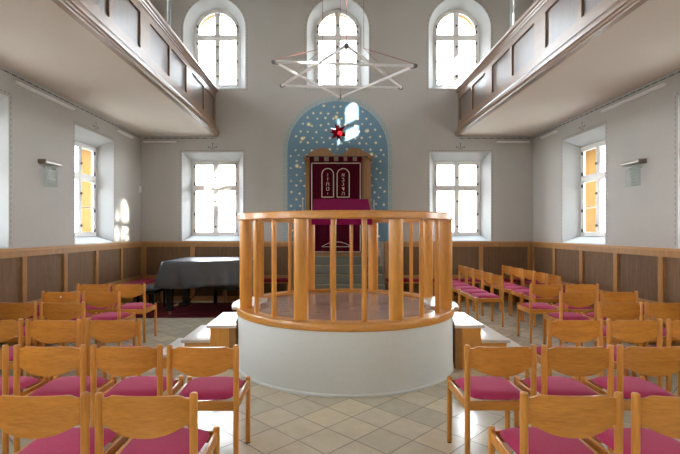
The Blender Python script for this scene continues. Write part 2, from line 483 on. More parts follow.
WN = [0]
def make_window(f, uc, upper):
    WN[0] += 1
    root = struct(empty('window_%d' % WN[0], f(uc, LOW_F[1] if not upper else UP_F[1], FD)))
    d0, d1 = FD - .005, FD + .055
    if not upper:
        hw, v0, v1 = LOW_F
        bm = B()
        o = rect_outline(uc, hw, v0, v1); i_ = rect_outline(uc, hw - .055, v0 + .05, v1 - .055)
        ring_prism(bm, o, i_, f, d0, d1)
        ubox(bm, f, uc - .03, uc + .03, v0 + .05, v1 - .055, d0 + .004, d1 - .004)
        ubox(bm, f, uc - hw + .055, uc + hw - .055, 2.455, 2.525, d0 - .008, d1 - .006)
        obj('frame', bm, M['white'], root, smooth=0)
        cells = [(sx, a, b, mu) for sx in (-1, 1) for a, b, mu in ((v0 + .05, 2.455, [1.95]), (2.525, v1 - .055, []))]
        for sx, a, b, mu in cells:
            ua, ub = (uc + .03, uc + hw - .055) if sx > 0 else (uc - hw + .055, uc - .03)
            bm = B()
            po = [(ua, a), (ub, a), (ub, b), (ua, b)]; t = .028
            pi2 = [(ua + t, a + t), (ub - t, a + t), (ub - t, b - t), (ua + t, b - t)]
            ring_prism(bm, po, pi2, f, d0 + .012, d1 - .012)
            for m_ in mu: ubox(bm, f, ua + t, ub - t, m_ - .011, m_ + .011, d0 + .016, d1 - .016)
            s = obj('sash', bm, M['white'], root, smooth=0)
            bm = B(); ubox(bm, f, ua + t - .004, ub - t + .004, a + t - .004, b - t + .004, d0 + .028, d0 + .033)
            obj('pane', bm, M['glass'], s, smooth=0)
        hz = [1.53, 1.90, 2.36, 2.58, 2.97]
        mz = [1.62, 2.19, 2.72]
    else:
        hw, v0, vs = UP_F
        bm = B()
        ring_prism(bm, arch_outline(uc, hw, v0, vs), arch_outline(uc, hw - .055, v0 + .045, vs), f, d0, d1)
        ubox(bm, f, uc - .03, uc + .03, v0 + .045, vs + hw - .06, d0 + .004, d1 - .004)
        ubox(bm, f, uc - hw + .05, uc + hw - .05, 5.845, 5.915, d0 - .008, d1 - .006)
        obj('frame', bm, M['white'], root, smooth=30)
        R = hw - .055; t = .028
        for sx in (-1, 1):
            ua, ub = .03, R
            a, b = v0 + .045, 5.845
            po = [(uc + sx * u, v) for u, v in ((ua, a), (ub, a), (ub, b), (ua, b))]
            pi2 = [(uc + sx * u, v) for u, v in ((ua + t, a + t), (ub - t, a + t), (ub - t, b - t), (ua + t, b - t))]
            bm = B(); ring_prism(bm, po, pi2, f, d0 + .012, d1 - .012)
            s = obj('sash', bm, M['white'], root, smooth=0)
            bm = B(); prism(bm, pi2, f, d0 + .028, d0 + .033); obj('pane', bm, M['glass'], s, smooth=0)
            def quarter(m_, vv, r):
                p = [(uc + sx * m_, vv), (uc + sx * r, vv)]
                e = math.acos(m_ / r)
                for k in range(11):
                    an = e * k / 10
                    p.append((uc + sx * r * cos(an), vs + r * sin(an)))
                return p
            po = quarter(ua, 5.915, R); pi2 = quarter(ua + t, 5.915 + t, R - t)
            bm = B(); ring_prism(bm, po, pi2, f, d0 + .012, d1 - .012)
            s = obj('sash', bm, M['white'], root, smooth=30)
            bm = B(); prism(bm, pi2, f, d0 + .028, d0 + .033); obj('pane', bm, M['glass'], s, smooth=0)
        hz = [4.90, 5.33, 5.74, 5.99, 6.12]
        mz = [5.0, 5.35, 5.66, 6.14]
    for z in hz:
        for sx in (-1, 1):
            bm = B(); u = uc + sx * (hw - .062)
            prism(bm, [(u - .012, z - .03), (u + .012, z - .03), (u + .012, z + .03), (u - .012, z + .03)], f, d0 - .018, d0 + .012)
            prism(bm, [(u, z - .012), (u - sx * .03, z), (u, z + .012)], f, d0 - .012, d0 - .004)
            obj('hinge', bm, M['black_iron'], root, smooth=0)
    for z in mz:
        bm = B(); prism(bm, [(uc - .010, z - .02), (uc + .010, z - .02), (uc + .010, z + .02), (uc - .010, z + .02)], f, d0 - .022, d0 + .004)
        prism(bm, [(uc - .004, z - .006), (uc + .04, z - .006), (uc + .04, z + .006), (uc - .004, z + .006)], f, d0 - .026, d0 - .016)
        obj('catch', bm, M['black_iron'], root, smooth=0)
    # stencilled line round the niche
    bm = B(); o = .04
    if not upper:
        h, a, b = LOW_N
        dashes(bm, f, [(uc - h - o, a + .02), (uc - h - o, b + o), (uc + h + o, b + o), (uc + h + o, a + .02)], .04, .03, .009)
        y = b + .06
        for (du, dv, w_, hh) in ((0, .075, .012, .09), (-.05, .045, .05, .014), (.05, .045, .05, .014), (0, .01, .09, .012)):
            bm.faces.new([bm.verts.new(f(uc + du + su * w_ / 2, y + dv + sv * hh / 2, -.0015)) for su, sv in ((-1, -1), (1, -1), (1, 1), (-1, 1))])
        disc(bm, f, uc - .085, y + .055, .016, -.0017); disc(bm, f, uc + .085, y + .055, .016, -.0017); disc(bm, f, uc, y + .125, .016, -.0017)
    else:
        h, a, s_ = UP_N
        dashes(bm, f, arch_outline(uc, h + o, a - o, s_) + [(uc - h - o, a - o)], .035, .03, .008)
    obj('painted_border', bm, M['stencil'], root, smooth=0)
    return root

for uc, up in BACK_W: make_window(f_back, uc, up)
for uc, up in ADDED_REAR_W: make_window(f_rear, uc, up)  # unseen rear windows, added for their light
for y in SIDE_W:
    for up in (False, True):
        make_window(f_left, y, up); make_window(f_right, y, up)

# painted frieze under the galleries
def frieze(wall, f, u0, u1):
    bm = B(); n = int((u1 - u0) / .15)
    for i in range(n):
        u = u0 + (i + .5) * (u1 - u0) / n
        bm.faces.new([bm.verts.new(f(u + a, 3.555 + b, -.0015)) for a, b in ((-.05, -.008), (.05, -.008), (.05, .012), (-.05, .012))])
        disc(bm, f, u + .075, 3.556, .012, -.0017, 8)
    obj('painted_frieze', bm, M['stencil'], wall, smooth=0)
GL, GR = -2.46, 2.85      # faces of the gallery parapets
frieze(wall_left, f_left, 0.0, 9.9); frieze(wall_right, f_right, 0.0, 9.9)
frieze(wall_back, f_back, XL + .03, GL); frieze(wall_back, f_back, GR, XR - .03)

# ---- painted blue arch behind the ark ----
AC, AR, AS = 0.212, 1.21, 3.27
def arch_path(r, v0=1.30, n=36):
    p = [(AC + r, v0)]
    for i in range(n + 1):
        a = pi * i / n; p.append((AC + r * cos(a), AS + r * sin(a)))
    p.append((AC - r, v0)); return p
bm = B(); inner = arch_path(1.10)
bm.faces.new([bm.verts.new(f_back(u, v, -.002)) for u, v in inner])
painted = obj('painted_arch', bm, M['blue'], wall_back, smooth=0)
bm = B(); o1, i1 = arch_path(AR), inner
for k in range(len(o1) - 1):
    bm.faces.new([bm.verts.new(f_back(u, v, -.002)) for u, v in (o1[k], o1[k + 1], i1[k + 1], i1[k])])
obj('painted_band', bm, M['band'], wall_back, smooth=0)
# chain of loops on the band
bm = B()
def loop(u, v, ang, a=.044, b=.036, t=.011):
    n = 14; A = []; C = []
    for k in range(n):
        c, s = cos(2 * pi * k / n), sin(2 * pi * k / n)
        for L, (ra, rb) in ((A, (a, b)), (C, (a - t, b - t))):
            x, y = ra * c, rb * s
            L.append(bm.verts.new(f_back(u + x * cos(ang) - y * sin(ang), v + x * sin(ang) + y * cos(ang), -.0035)))
    for k in range(n):
        bm.faces.new((A[k], A[(k + 1) % n], C[(k + 1) % n], C[k]))
RM = 1.155
for s in (-1, 1):
    v = 1.34
    while v < AS - .02:
        loop(AC + s * RM, v, pi / 2); v += .122
n = 30
for i in range(n + 1):
    a = pi * i / n; loop(AC + RM * cos(a), AS + RM * sin(a), a + pi / 2)
obj('painted_chain', bm, M['chain_paint'], wall_back, smooth=0)
# gold stars
bm = B()
def gstar(u, v, r, pts=4, rot=0.0, inner=.42):
    n = pts * 2
    bm.faces.new([bm.verts.new(f_back(u + (r if k % 2 == 0 else r * inner) * cos(rot + pi * k / pts), v + (r if k % 2 == 0 else r * inner) * sin(rot + pi * k / pts), -.0035)) for k in range(n)])
rs = random.Random(4)
row = 0; v = 1.42
while v < AS + 1.06:
    half = 1.05 if v < AS else sqrt(max(0, 1.05 ** 2 - (v - AS) ** 2))
    k = int(half / .175) + 1
    for i in range(-k, k + 1):
        u = AC + (i + (.5 if row % 2 else 0)) * .185 + rs.uniform(-.03, .03); vv = v + rs.uniform(-.03, .03)
        if abs(u - AC) < half - .02: gstar(u, vv, rs.uniform(.029, .040), 5, rs.uniform(0, 1))
    v += .135; row += 1
for u, vv in ((-.56, 3.55), (-.68, 2.95), (.95, 3.20), (.18, 4.02), (-.42, 3.86), (.86, 3.72)):
    gstar(u, vv, .055, 8, .2, .5)
obj('painted_stars', bm, M['gold'], wall_back, smooth=0)

# ------------------------------------------------------------------ wainscot panelling
TN = [0]
def wainscot(f, u0, u1, stiles):
    TN[0] += 1
    root = struct(empty('trim_%d' % TN[0], f((u0 + u1) / 2, 0, 0)))
    T = -.042
    bm = B()
    ubox(bm, f, u0, u1, 1.18, 1.262, T, -.001)
    ubox(bm, f, u0, u1, .46, .56, T, -.001)
    ubox(bm, f, u0, u1, 0, .10, T, -.001)
    for s in stiles:
        a, b = max(u0, s - .045), min(u1, s + .045)
        ubox(bm, f, a, b, .56, 1.18, T, -.001); ubox(bm, f, a, b, .10, .46, T, -.001)
    obj('frame', bm, M['frame_wood'], root, smooth=0)
    for a, b in zip(stiles[:-1], stiles[1:]):
        for v0, v1 in ((.56, 1.18), (.10, .46)):
            bm = B(); ubox(bm, f, a + .045, b - .045, v0, v1, -.014, -.001)
            obj('panel', bm, M['panel'], root, smooth=0)
    bm = B()
    prism(bm, [(u0, 1.262), (u1, 1.262), (u1, 1.272), (u0, 1.272)], f, -.048, -.001)
    prism(bm, [(u0, 1.272), (u1, 1.272), (u1, 1.298), (u0, 1.298)], f, -.062, -.001)
    obj('cap_rail', bm, M['cap_wood'], root, smooth=0)
st = [YB - .04 - .955 * k for k in range(14)][::-1]
wainscot(f_left, st[0] - .04, YB, st)
wainscot(f_right, st[0] - .04, YB, st)
wainscot(f_back, XL + .065, -.78, [-4.02, -2.96, -1.87, -.825])
wainscot(f_back, 1.23, XR - .065, [1.275, 2.30, 3.34, 4.41])

# ------------------------------------------------------------------ galleries
def gallery(name, label, xw, xf, s):
    """s=+1: parapet looks towards +X"""
    y0, y1 = YR, YB - .003
    root = thing(name, label, 'balcony', (xf, (y0 + y1) / 2, 3.6), 'timber galleries')
    bm = B(); box(bm, min(xw, xf - s * .02), max(xw, xf - s * .02), y0, y1, 3.60, 3.80)
    obj('floor_slab', bm, M['ceil'], root, smooth=0)
    def prof(name_, pts, m):
        bm_ = B()
        A = [bm_.verts.new((xf + s * e, y0, z)) for e, z in pts]; C = [bm_.verts.new((xf + s * e, y1, z)) for e, z in pts]
        k = len(pts)
        for i in range(k): bm_.faces.new((A[i], A[(i + 1) % k], C[(i + 1) % k], C[i]))
        bm_.faces.new(A); bm_.faces.new(C[::-1])
        return obj(name_, bm_, m, root, smooth=20)
    prof('bottom_moulding', [(-.02, 3.592), (.045, 3.592), (.05, 3.612), (.062, 3.618), (.068, 3.640), (.080, 3.655), (.080, 3.685), (.062, 3.70), (.060, 3.725), (.045, 3.74), (.030, 3.765), (.030, 3.795), (.012, 3.81), (-.02, 3.81)], M['gal_wood'])
    prof('top_rail', [(-.07, 4.51), (.012, 4.51), (.016, 4.535), (.030, 4.545), (.036, 4.565), (.056, 4.58), (.064, 4.60), (.060, 4.628), (-.08, 4.632), (-.086, 4.60)], M['gal_wood'])
    # framing, panels in pairs between wider piers
    spans = []
    p = 9.86
    while p > YR + 2:
        spans += [(p - .82 + .03, p - .03), (p - 1.62 - .02, p - .86 - .02)]
        p -= 1.94
    bm = B()
    xa, xb = sorted((xf - s * .05, xf))
    box(bm, xa, xb, y0, y1, 3.80, 3.925); box(bm, xa, xb, y0, y1, 4.40, 4.52)
    ed = [y1] + [e for a, b in spans for e in (b, a)] + [y0]
    for i in range(0, len(ed), 2):
        box(bm, xa, xb, ed[i + 1], ed[i], 3.925, 4.40)
    obj('parapet_frame', bm, M['gal_wood'], root, smooth=0)
    for a, b in spans:
        bm = B(); xa2, xb2 = sorted((xf - s * .046, xf - s * .026))
        box(bm, xa2, xb2, a, b, 3.925, 4.40)
        obj('panel', bm, M['gal_panel'], root, smooth=0)
    for y in (7.05, 3.17):
        bm = B(); tube(bm, [(xf - s * .012, y, 4.63), (xf - s * .012, y, ZC - .002)], .027, 14)
        lathe(bm, [(.045, 0), (.045, .03), (.03, .05)], (xf - s * .012, y, 4.63), 16)
        obj('post', bm, M['grey_post'], root)
    return root
gallery('gallery', 'wood panelled gallery with pale underside above the covered piano', XL + .002, GL, 1)
gallery('gallery', 'wood panelled gallery with pale underside across the hall from the piano', XR - .002, GR, -1)

# ------------------------------------------------------------------ benches with cushions
def bench(name, label, clabel, x0, x1, y0, y1, axis):
    root = thing(name, label, 'bench', ((x0 + x1) / 2, (y0 + y1) / 2, 0), 'benches along the walls')
    obj('seat', box(B(), x0, x1, y0, y1, .405, .44, .005), M['frame_wood'], root)
    L0, L1 = (y0, y1) if axis == 'y' else (x0, x1)
    n = max(2, int((L1 - L0) / 1.2) + 1)
    for i in range(n):
        p = L0 + .08 + (L1 - L0 - .16) * i / (n - 1)
        bm = B()
        if axis == 'y': box(bm, x0 + .02, x1 - .02, p - .02, p + .02, 0, .405)
        else: box(bm, p - .02, p + .02, y0 + .02, y1 - .02, 0, .405)
        obj('support', bm, M['frame_wood'], root)
    c = obj('bench_cushion', box(B(), x0 + .01, x1 - .005, y0 + .005, y1 - .005, .4405, .497, .02, 3), M['cushion'])
    tag(c, clabel, 'cushion', 'crimson bench cushions')
bench('wall_bench', 'long low wooden bench along the panelled wall beside the piano', 'long crimson cushion on the wall bench beside the piano', XL + .037, XL + .44, 3.6, 9.88, 'y')
bench('wall_bench', 'long low wooden bench along the panelled wall far from the piano', 'long crimson cushion on the wall bench far from the piano', XR - .44, XR - .037, 3.6, 9.88, 'y')
bench('wall_bench', 'low wooden bench against the back panelling behind the piano', 'crimson cushion on the back wall bench behind the piano', -3.64, -.80, YB - .31, YB - .037, 'x')
bench('wall_bench', 'low wooden bench against the back panelling behind the chair columns', 'crimson cushion on the back wall bench behind the chair columns', 1.25, 4.03, YB - .31, YB - .037, 'x')

# ------------------------------------------------------------------ ark, its steps and curtain
steps = thing('ark_steps', 'grey stone steps rising to the wooden ark', 'steps', (.215, 8.9, 0))
X0, X1 = -.66, 1.09
hts = [1.0, .833, .667, .5, .333, .167]
for i, h in enumerate(hts):
    yf = 9.40 - .25 * i
    yb = YB - .003 if i == 0 else 9.40 - .25 * (i - 1)
    s = obj('step', box(B(), X0, X1, yf, yb, 0, h, .004, 1), M['stone'], steps)
    obj('nosing', box(B(), X0, X1, yf - .006, yf + .03, h - .012, h + .002), M['nosing'], s)

ark = thing('torah_ark', 'wooden ark cabinet with a double humped pediment under the blue arch', 'ark', (.215, 9.74, 1.002))
AX0, AX1, AY = -.478, .905, 9.56
obj('back_panel', box(B(), AX0 + .02, AX1 - .02, YB - .03, YB - .008, 1.002, 3.04), M['ark_wood'], ark)
obj('side_post', box(B(), AX0, AX0 + .12, AY, YB - .008, 1.002, 3.06, .006), M['ark_wood'], ark)
obj('side_post', box(B(), AX1 - .19, AX1, AY, YB - .008, 1.002, 3.06, .006), M['ark_wood'], ark)
obj('plinth', box(B(), AX0 - .02, AX1 + .02, AY - .02, YB - .008, 1.002, 1.09, .006), M['ark_wood'], ark)
for a, b in ((AX0 + .12, .205), (.215, AX1 - .19)):
    dr = obj('door', box(B(), a, b, AY + .03, AY + .06, 1.09, 3.06, .004), M['ark_wood'], ark)
def ped():
    k = .0211; cx = .215
    half = [(0, 3.128), (.075, 3.128), (.10, 3.135), (.125, 3.155), (.155, 3.195), (.20, 3.235), (.265, 3.262), (.34, 3.272), (.42, 3.262), (.50, 3.232), (.575, 3.19), (.64, 3.145), (.70, 3.105), (.745, 3.085), (.745, 3.072), (.715, 3.06)]
    p = [(cx + u, v) for u, v in half] + [(cx - u, v) for u, v in half[::-1] if u > 0]
    return p
bm = B(); prism(bm, ped(), lambda u, v, d: Vector((u, AY - .03 + d, v)), 0, YB - .008 - AY + .03)
obj('pediment', bm, M['ark_wood'], ark, smooth=25)
bm = B(); tube(bm, [(-.43, AY - .058, 3.083), (.80, AY - .058, 3.083)], .009, 10)
for x in (-.44, .81): lathe(bm, [(.006, -.02), (.024, -.012), (.028, 0), (.024, .012), (.006, .02)], (x, AY - .058, 3.083), 12)
for x in (-.41, .78): tube(bm, [(x, AY - .058, 3.083), (x, AY + .002, 3.083)], .007, 8)
obj('curtain_rod', bm, M['black_iron'], ark)

CX0, CX1, CZ0, CZ1 = -.385, .705, 1.065, 3.072
cur = thing('ark_curtain', 'burgundy ark curtain embroidered with two tablets of Hebrew letters', 'curtain', ((CX0 + CX1) / 2, AY - .05, CZ0))
def cy(x, z):
    return AY - .055 + .010 * sin((x - CX0) * 34) * (1.0 - .55 * (z - CZ0) / 2) - .006 * sin(x * 11 + 1)
bm = B(); nx, nz = 80, 24; g = []
for j in range(nz + 1):
    z = CZ0 + (CZ1 - CZ0) * j / nz
    g.append([(bm.verts.new((CX0 + (CX1 - CX0) * i / nx, cy(CX0 + (CX1 - CX0) * i / nx, z), z)), bm.verts.new((CX0 + (CX1 - CX0) * i / nx, cy(CX0 + (CX1 - CX0) * i / nx, z) + .006, z))) for i in range(nx + 1)])
for j in range(nz):
    for i in range(nx):
        bm.faces.new((g[j][i][0], g[j][i + 1][0], g[j + 1][i + 1][0], g[j + 1][i][0]))
        bm.faces.new((g[j][i][1], g[j + 1][i][1], g[j + 1][i + 1][1], g[j][i + 1][1]))
for j in range(nz):
    for i in (0, nx): bm.faces.new((g[j][i][0], g[j][i][1], g[j + 1][i][1], g[j + 1][i][0]))
for i in range(nx):
    for j in (0, nz): bm.faces.new((g[j][i][0], g[j][i + 1][0], g[j][i + 1][1], g[j][i][1]))
obj('cloth', bm, M['curtain'], cur, smooth=60)
def braid(pts, w=.007):
    """raised embroidery following the folds"""
    out = []
    for (a, b) in zip(pts[:-1], pts[1:]):
        n = max(1, int(sqrt((b[0] - a[0]) ** 2 + (b[1] - a[1]) ** 2) / .03))
        for i in range(n): out.append((a[0] + (b[0] - a[0]) * i / n, a[1] + (b[1] - a[1]) * i / n))
    out.append(pts[-1])
    return [(x, cy(x, z) - .002, z) for x, z in out]
bm = B()
kx = .0210
bx0, bx1, bz0, bz1 = (311.7 - 328) * kx, (360.2 - 328) * kx, 1.085, 1.524 + (231 - 163.3) * kx
tube(bm, braid([(bx0, bz0), (bx0, bz1), (bx1, bz1), (bx1, bz0), (bx0, bz0)]), .010, 8)
obj('border_braid', bm, M['silver_thread'], cur)
bm = B()
tube(bm, braid([(-.13, 1.195), (-.08, 1.225), (0.0, 1.265), (.09, 1.29), (.18, 1.295), (.27, 1.29), (.36, 1.265), (.44, 1.225), (.49, 1.195), (-.13, 1.195)]), .006, 8)
obj('hill_braid', bm, M['silver_thread'], cur)
def tablet(px0, px1):
    u0, u1 = (px0 - 328) * kx, (px1 - 328) * kx
    r = (u1 - u0) / 2; c = (u0 + u1) / 2
    top = 1.524 + (231 - 168.6) * kx; bot = 1.524 + (231 - 197.2) * kx
    p = [(u0, bot), (u1, bot)] + [(c + r * cos(pi * i / 14), top - r + r * sin(pi * i / 14)) for i in range(15)] + [(u0, bot)]
    bm = B(); tube(bm, braid(p), .009, 8)
    obj('tablet_outline', bm, M['silver_thread'], cur)
    return c, top, bot
def letters(c, top, bot, txt):
    for i, ch in enumerate(txt):
        z = top - .135 - i * .098
        cd = bpy.data.curves.new('letter', 'FONT'); cd.body = ch; cd.size = .115; cd.extrude = .003
        cd.align_x = 'CENTER'; cd.align_y = 'CENTER'
        t = bpy.data.objects.new('letter_text', cd); COL.objects.link(t)
        t.rotation_euler = (pi / 2, 0, 0)
        bpy.context.view_layer.update()
        me = bpy.data.meshes.new_from_object(t.evaluated_get(bpy.context.evaluated_depsgraph_get()))
        bpy.data.objects.remove(t, do_unlink=True); bpy.data.curves.remove(cd)
        bm = B(); bm.from_mesh(me); bpy.data.meshes.remove(me)
        zs = [v.co.y for v in bm.verts]; mid = (max(zs) + min(zs)) / 2 if zs else 0
        for v in bm.verts:
            x, y, d = v.co
            v.co = Vector((c + x, cy(c, z) - .012 - d, z + y - mid))
        obj('letter', bm, M['silver_thread'], cur, smooth=0)
c, t_, b_ = tablet(321.9, 333.5); letters(c, t_, b_, '\u05d5\u05d6\u05d7\u05d8\u05d9')
c, t_, b_ = tablet(337.1, 349.2); letters(c, t_, b_, '\u05d0\u05d1\u05d2\u05d3\u05d4')
# valance with beige tabs
bm = B(); box(bm, CX0 - .005, CX1 + .005, AY - .082, AY - .072, 2.975, 3.078, .002, 1)
val = obj('valance', bm, M['curtain'], cur)
for a, b in ((314.2, 318.8), (324.1, 328.8), (334.0, 338.3), (343.6, 347.2), (352.6, 356.8)):
    obj('tab', box(B(), (a - 328) * kx, (b - 328) * kx, AY - .090, AY - .082, 2.985, 3.074, .002, 1), M['gold_tab'], val)

# candle sconces on the wall either side of the ark
def sconce(x, label):
    r = thing('candle_sconce', label, 'candle holder', (x, YB, 2.0), 'candle sconces by the ark')
    bm = B(); lathe(bm, [(.004, 0), (.035, .004), (.035, .010), (.004, .014)], (0, 0, 0), 16)
    for v in bm.verts: v.co = Vector((x + v.co.x, YB - .004 - v.co.z, 1.93 + v.co.y))
    obj('backplate', bm, M['steel'], r)
    bm = B(); tube(bm, [(x, YB - .012, 1.93), (x, YB - .06, 1.90), (x, YB - .12, 1.91), (x, YB - .15, 1.95), (x, YB - .15, 1.985)], .008, 10)
    lathe(bm, [(.012, 0), (.034, .012), (.038, .02), (.016, .024), (.016, .05), (.018, .055)], (x, YB - .15, 1.98), 16)
    obj('arm', bm, M['steel'], r)
    bm = B(); lathe(bm, [(.011, 0), (.011, .15), (.006, .158), (.002, .17)], (x, YB - .15, 2.03), 12)
    obj('candle', bm, M['white_plastic'], r)
sconce(-.545, 'white candle in a steel sconce on the piano side of the ark')
sconce(.99, 'white candle in a steel sconce beside the ark, far from the piano')

# ------------------------------------------------------------------ bimah
BX, BY, BR = 0.195, 5.40, 1.25
bimah = thing('bimah', 'round bimah with whitish plinth and beech post railing in mid hall', 'bimah', (BX, BY, 0))
bm = B()
lathe(bm, [(BR + .012, 0), (BR + .012, .018), (BR, .03), (BR - .004, .60), (1.0, .60)], (BX, BY, 0), 128)
obj('plinth', bm, M['bimah_paint'], bimah)
bm = B(); lathe(bm, [(1.15, .595), (1.235, .60), (1.235, .648), (1.0, .65)], (BX, BY, 0), 96)
obj('platform_floor', bm, M['parquet'], bimah)
A1 = radians(67.5); AE = radians(72.5)
kerb = [(1.120, .650), (1.235, .650), (1.235, .600), (1.258, .600), (1.264, .606), (1.264, .672), (1.258, .680), (1.126, .680), (1.120, .674)]
top = [(1.110, 1.640), (1.240, 1.640), (1.252, 1.650), (1.252, 1.705), (1.240, 1.716), (1.110, 1.716), (1.098, 1.705), (1.098, 1.650)]
for a0, a1 in ((-AE, AE), (pi - AE, pi + AE)):
    bm = B(); arc_sweep(bm, BX, BY, a0, a1, kerb, 60); obj('kerb_ring', bm, M['ring_wood'], bimah)
    bm = B(); arc_sweep(bm, BX, BY, a0, a1, top, 60); obj('handrail', bm, M['ring_wood'], bimah)
def bp(a, r): return (BX + r * sin(a), BY - r * cos(a))
for k in range(8):
    x, y = bp(radians(22.5 + 45 * k), 1.18)
    bm = B(); lathe(bm, [(.068, .681), (.069, 1.0), (.069, 1.639)], (x, y, 0), 24)
    obj('post', bm, M['rail_wood'], bimah)
for k in range(8):
    if k in (2, 6): continue
    for d in (-7, 7):
        x, y = bp(radians(45 * k + d), 1.18)
        bm = B(); lathe(bm, [(.0245, .681), (.0245, 1.639)], (x, y, 0), 16)
        obj('baluster', bm, M['rail_wood'], bimah)
for s in (-1, 1):
    bm = B(); a = s * pi / 2; w = radians(17)
    arc_sweep(bm, BX, BY, a - w, a + w, [(1.0, .651), (1.0, .682), (1.30, .682), (1.312, .676), (1.312, .657), (1.30, .651)], 24)
    obj('landing_nosing', bm, M['step_top'], bimah)

def bimah_steps(s, label):
    r = thing('bimah_steps', label, 'steps', (BX + s * 1.6, BY, 0), 'steps up to the bimah')
    y0, y1 = 4.99, 5.79
    for i in range(3):
        h = .4875 - .1625 * i
        xa = 1.255 if i == 0 else 1.25 + .285 * i - .001
        xb = 1.53 + .285 * i
        bx0, bx1 = sorted((BX + s * (1.0 if i == 0 else xa), BX + s * (xb - .03)))
        # the body follows the curve of the plinth on its inner side
        if i == 0:
            bm = B(); poly = []
            n = 12
            h2 = (y1 - y0 - .06) / 2
            for k in range(n + 1):
                yy = -h2 + 2 * h2 * k / n
                poly.append((BX + s * (sqrt((BR + .018) ** 2 - (yy - .01) ** 2)), BY + yy - .01))
            poly += [(BX + s * (xb - .03), BY + h2 - .01), (BX + s * (xb - .03), BY - h2 - .01)]
            prism(bm, poly, lambda u, v, d: Vector((u, v, d)), 0, h - .035)
            obj('riser_box', bm, M['step_body'], r, smooth=0)
            bm = B(); poly2 = []
            h3 = (y1 - y0) / 2
            for k in range(n + 1):
                yy = -h3 + 2 * h3 * k / n
                poly2.append((BX + s * (sqrt((BR + .018) ** 2 - (yy - .01) ** 2)), BY + yy - .01))
            poly2 += [(BX + s * xb, BY + h3 - .01), (BX + s * xb, BY - h3 - .01)]
            prism(bm, poly2, lambda u, v, d: Vector((u, v, d)), h - .034, h)
            obj('tread', bm, M['step_top'], r, smooth=0)
        else:
            x_in = 1.53 + .285 * (i - 1) - .028
            a, b = sorted((BX + s * x_in, BX + s * (xb - .03)))
            obj('riser_box', box(B(), a, b, y0 + .03, y1 - .05, 0, h - .035, .002, 1), M['step_body'], r)
            a, b = sorted((BX + s * x_in, BX + s * xb))
            obj('tread', box(B(), a, b, y0, y1 - .01, h - .034, h, .004), M['step_top'], r)
    # upright corner board beside the plinth
    yy = y0 + .02
    xi = sqrt((BR + .020) ** 2 - (BY - yy) ** 2) + .004
    a, b = sorted((BX + s * xi, BX + s * (xi + .075)))
    obj('corner_board', box(B(), a, b, yy - .004, yy + .0085, 0, .452), M['frame_wood'], r, smooth=0)
bimah_steps(-1, 'three polished wooden steps up to the bimah on the piano side')
bimah_steps(1, 'three polished wooden steps up to the bimah opposite the piano')

# reading desk carried by the rear handrail
LX0, LX1 = -.215, .595
lec = thing('reading_desk', 'sloped reading desk on the far handrail of the bimah', 'lectern', (.19, 6.5, 1.72))
zf, zb, yf_, yb_ = 1.735, 2.0, 6.24, 6.70
bm = B()
prism(bm, [(yf_, zf - .02), (yb_, zb - .025), (yb_, zb - .045), (yf_, zf - .04)], lambda u, v, d: Vector((d, u, v)), LX0 + .01, LX1 - .01)
obj('slanted_board', bm, M['rail_wood'], lec, smooth=0)
for x in (LX0 + .06, LX1 - .09):
    bm = B(); prism(bm, [(6.50, 1.718), (6.63, 1.718), (6.63, 1.918), (6.50, 1.843)], lambda u, v, d: Vector((d, u, v)), x, x + .03)
    obj('bracket', bm, M['rail_wood'], lec, smooth=0)
# the cloth over it
bm = B(); nx = 40
path = [(yb_ + .02, zb - .20), (yb_ + .012, zb - .03), (yb_ - .005, zb - .004)]
for i in range(1, 9): path.append((yb_ + (yf_ - yb_) * i / 9, zb + (zf - zb) * i / 9 - .002))
path += [(yf_ - .008, zf - .004), (yf_ - .016, zf - .02), (yf_ - .018, zf - .06), (yf_ - .016, zf - .125)]
rows = []
for j, (y, z) in enumerate(path):
    hang = 1.0 if j >= len(path) - 2 else 0.0
    rows.append([[bm.verts.new((LX0 + (LX1 - LX0) * i / nx + (.02 * (i / nx - .5) * hang), y + off - hang * .006 * sin(i * 1.1), z + off * .3)) for i in range(nx + 1)] for off in (0, .008)])
for j in range(len(path) - 1):
    for i in range(nx):
        bm.faces.new((rows[j][0][i], rows[j][0][i + 1], rows[j + 1][0][i + 1], rows[j + 1][0][i]))
        bm.faces.new((rows[j][1][i], rows[j + 1][1][i], rows[j + 1][1][i + 1], rows[j][1][i + 1]))
    for i in (0, nx): bm.faces.new((rows[j][0][i], rows[j + 1][0][i], rows[j + 1][1][i], rows[j][1][i]))
for j in (0, -1):
    for i in range(nx): bm.faces.new((rows[j][0][i], rows[j][0][i + 1], rows[j][1][i + 1], rows[j][1][i]))
cl = obj('desk_cloth', bm, M['cover_cloth'], smooth=50)
tag(cl, 'magenta cloth draped over the reading desk on the bimah', 'cloth')

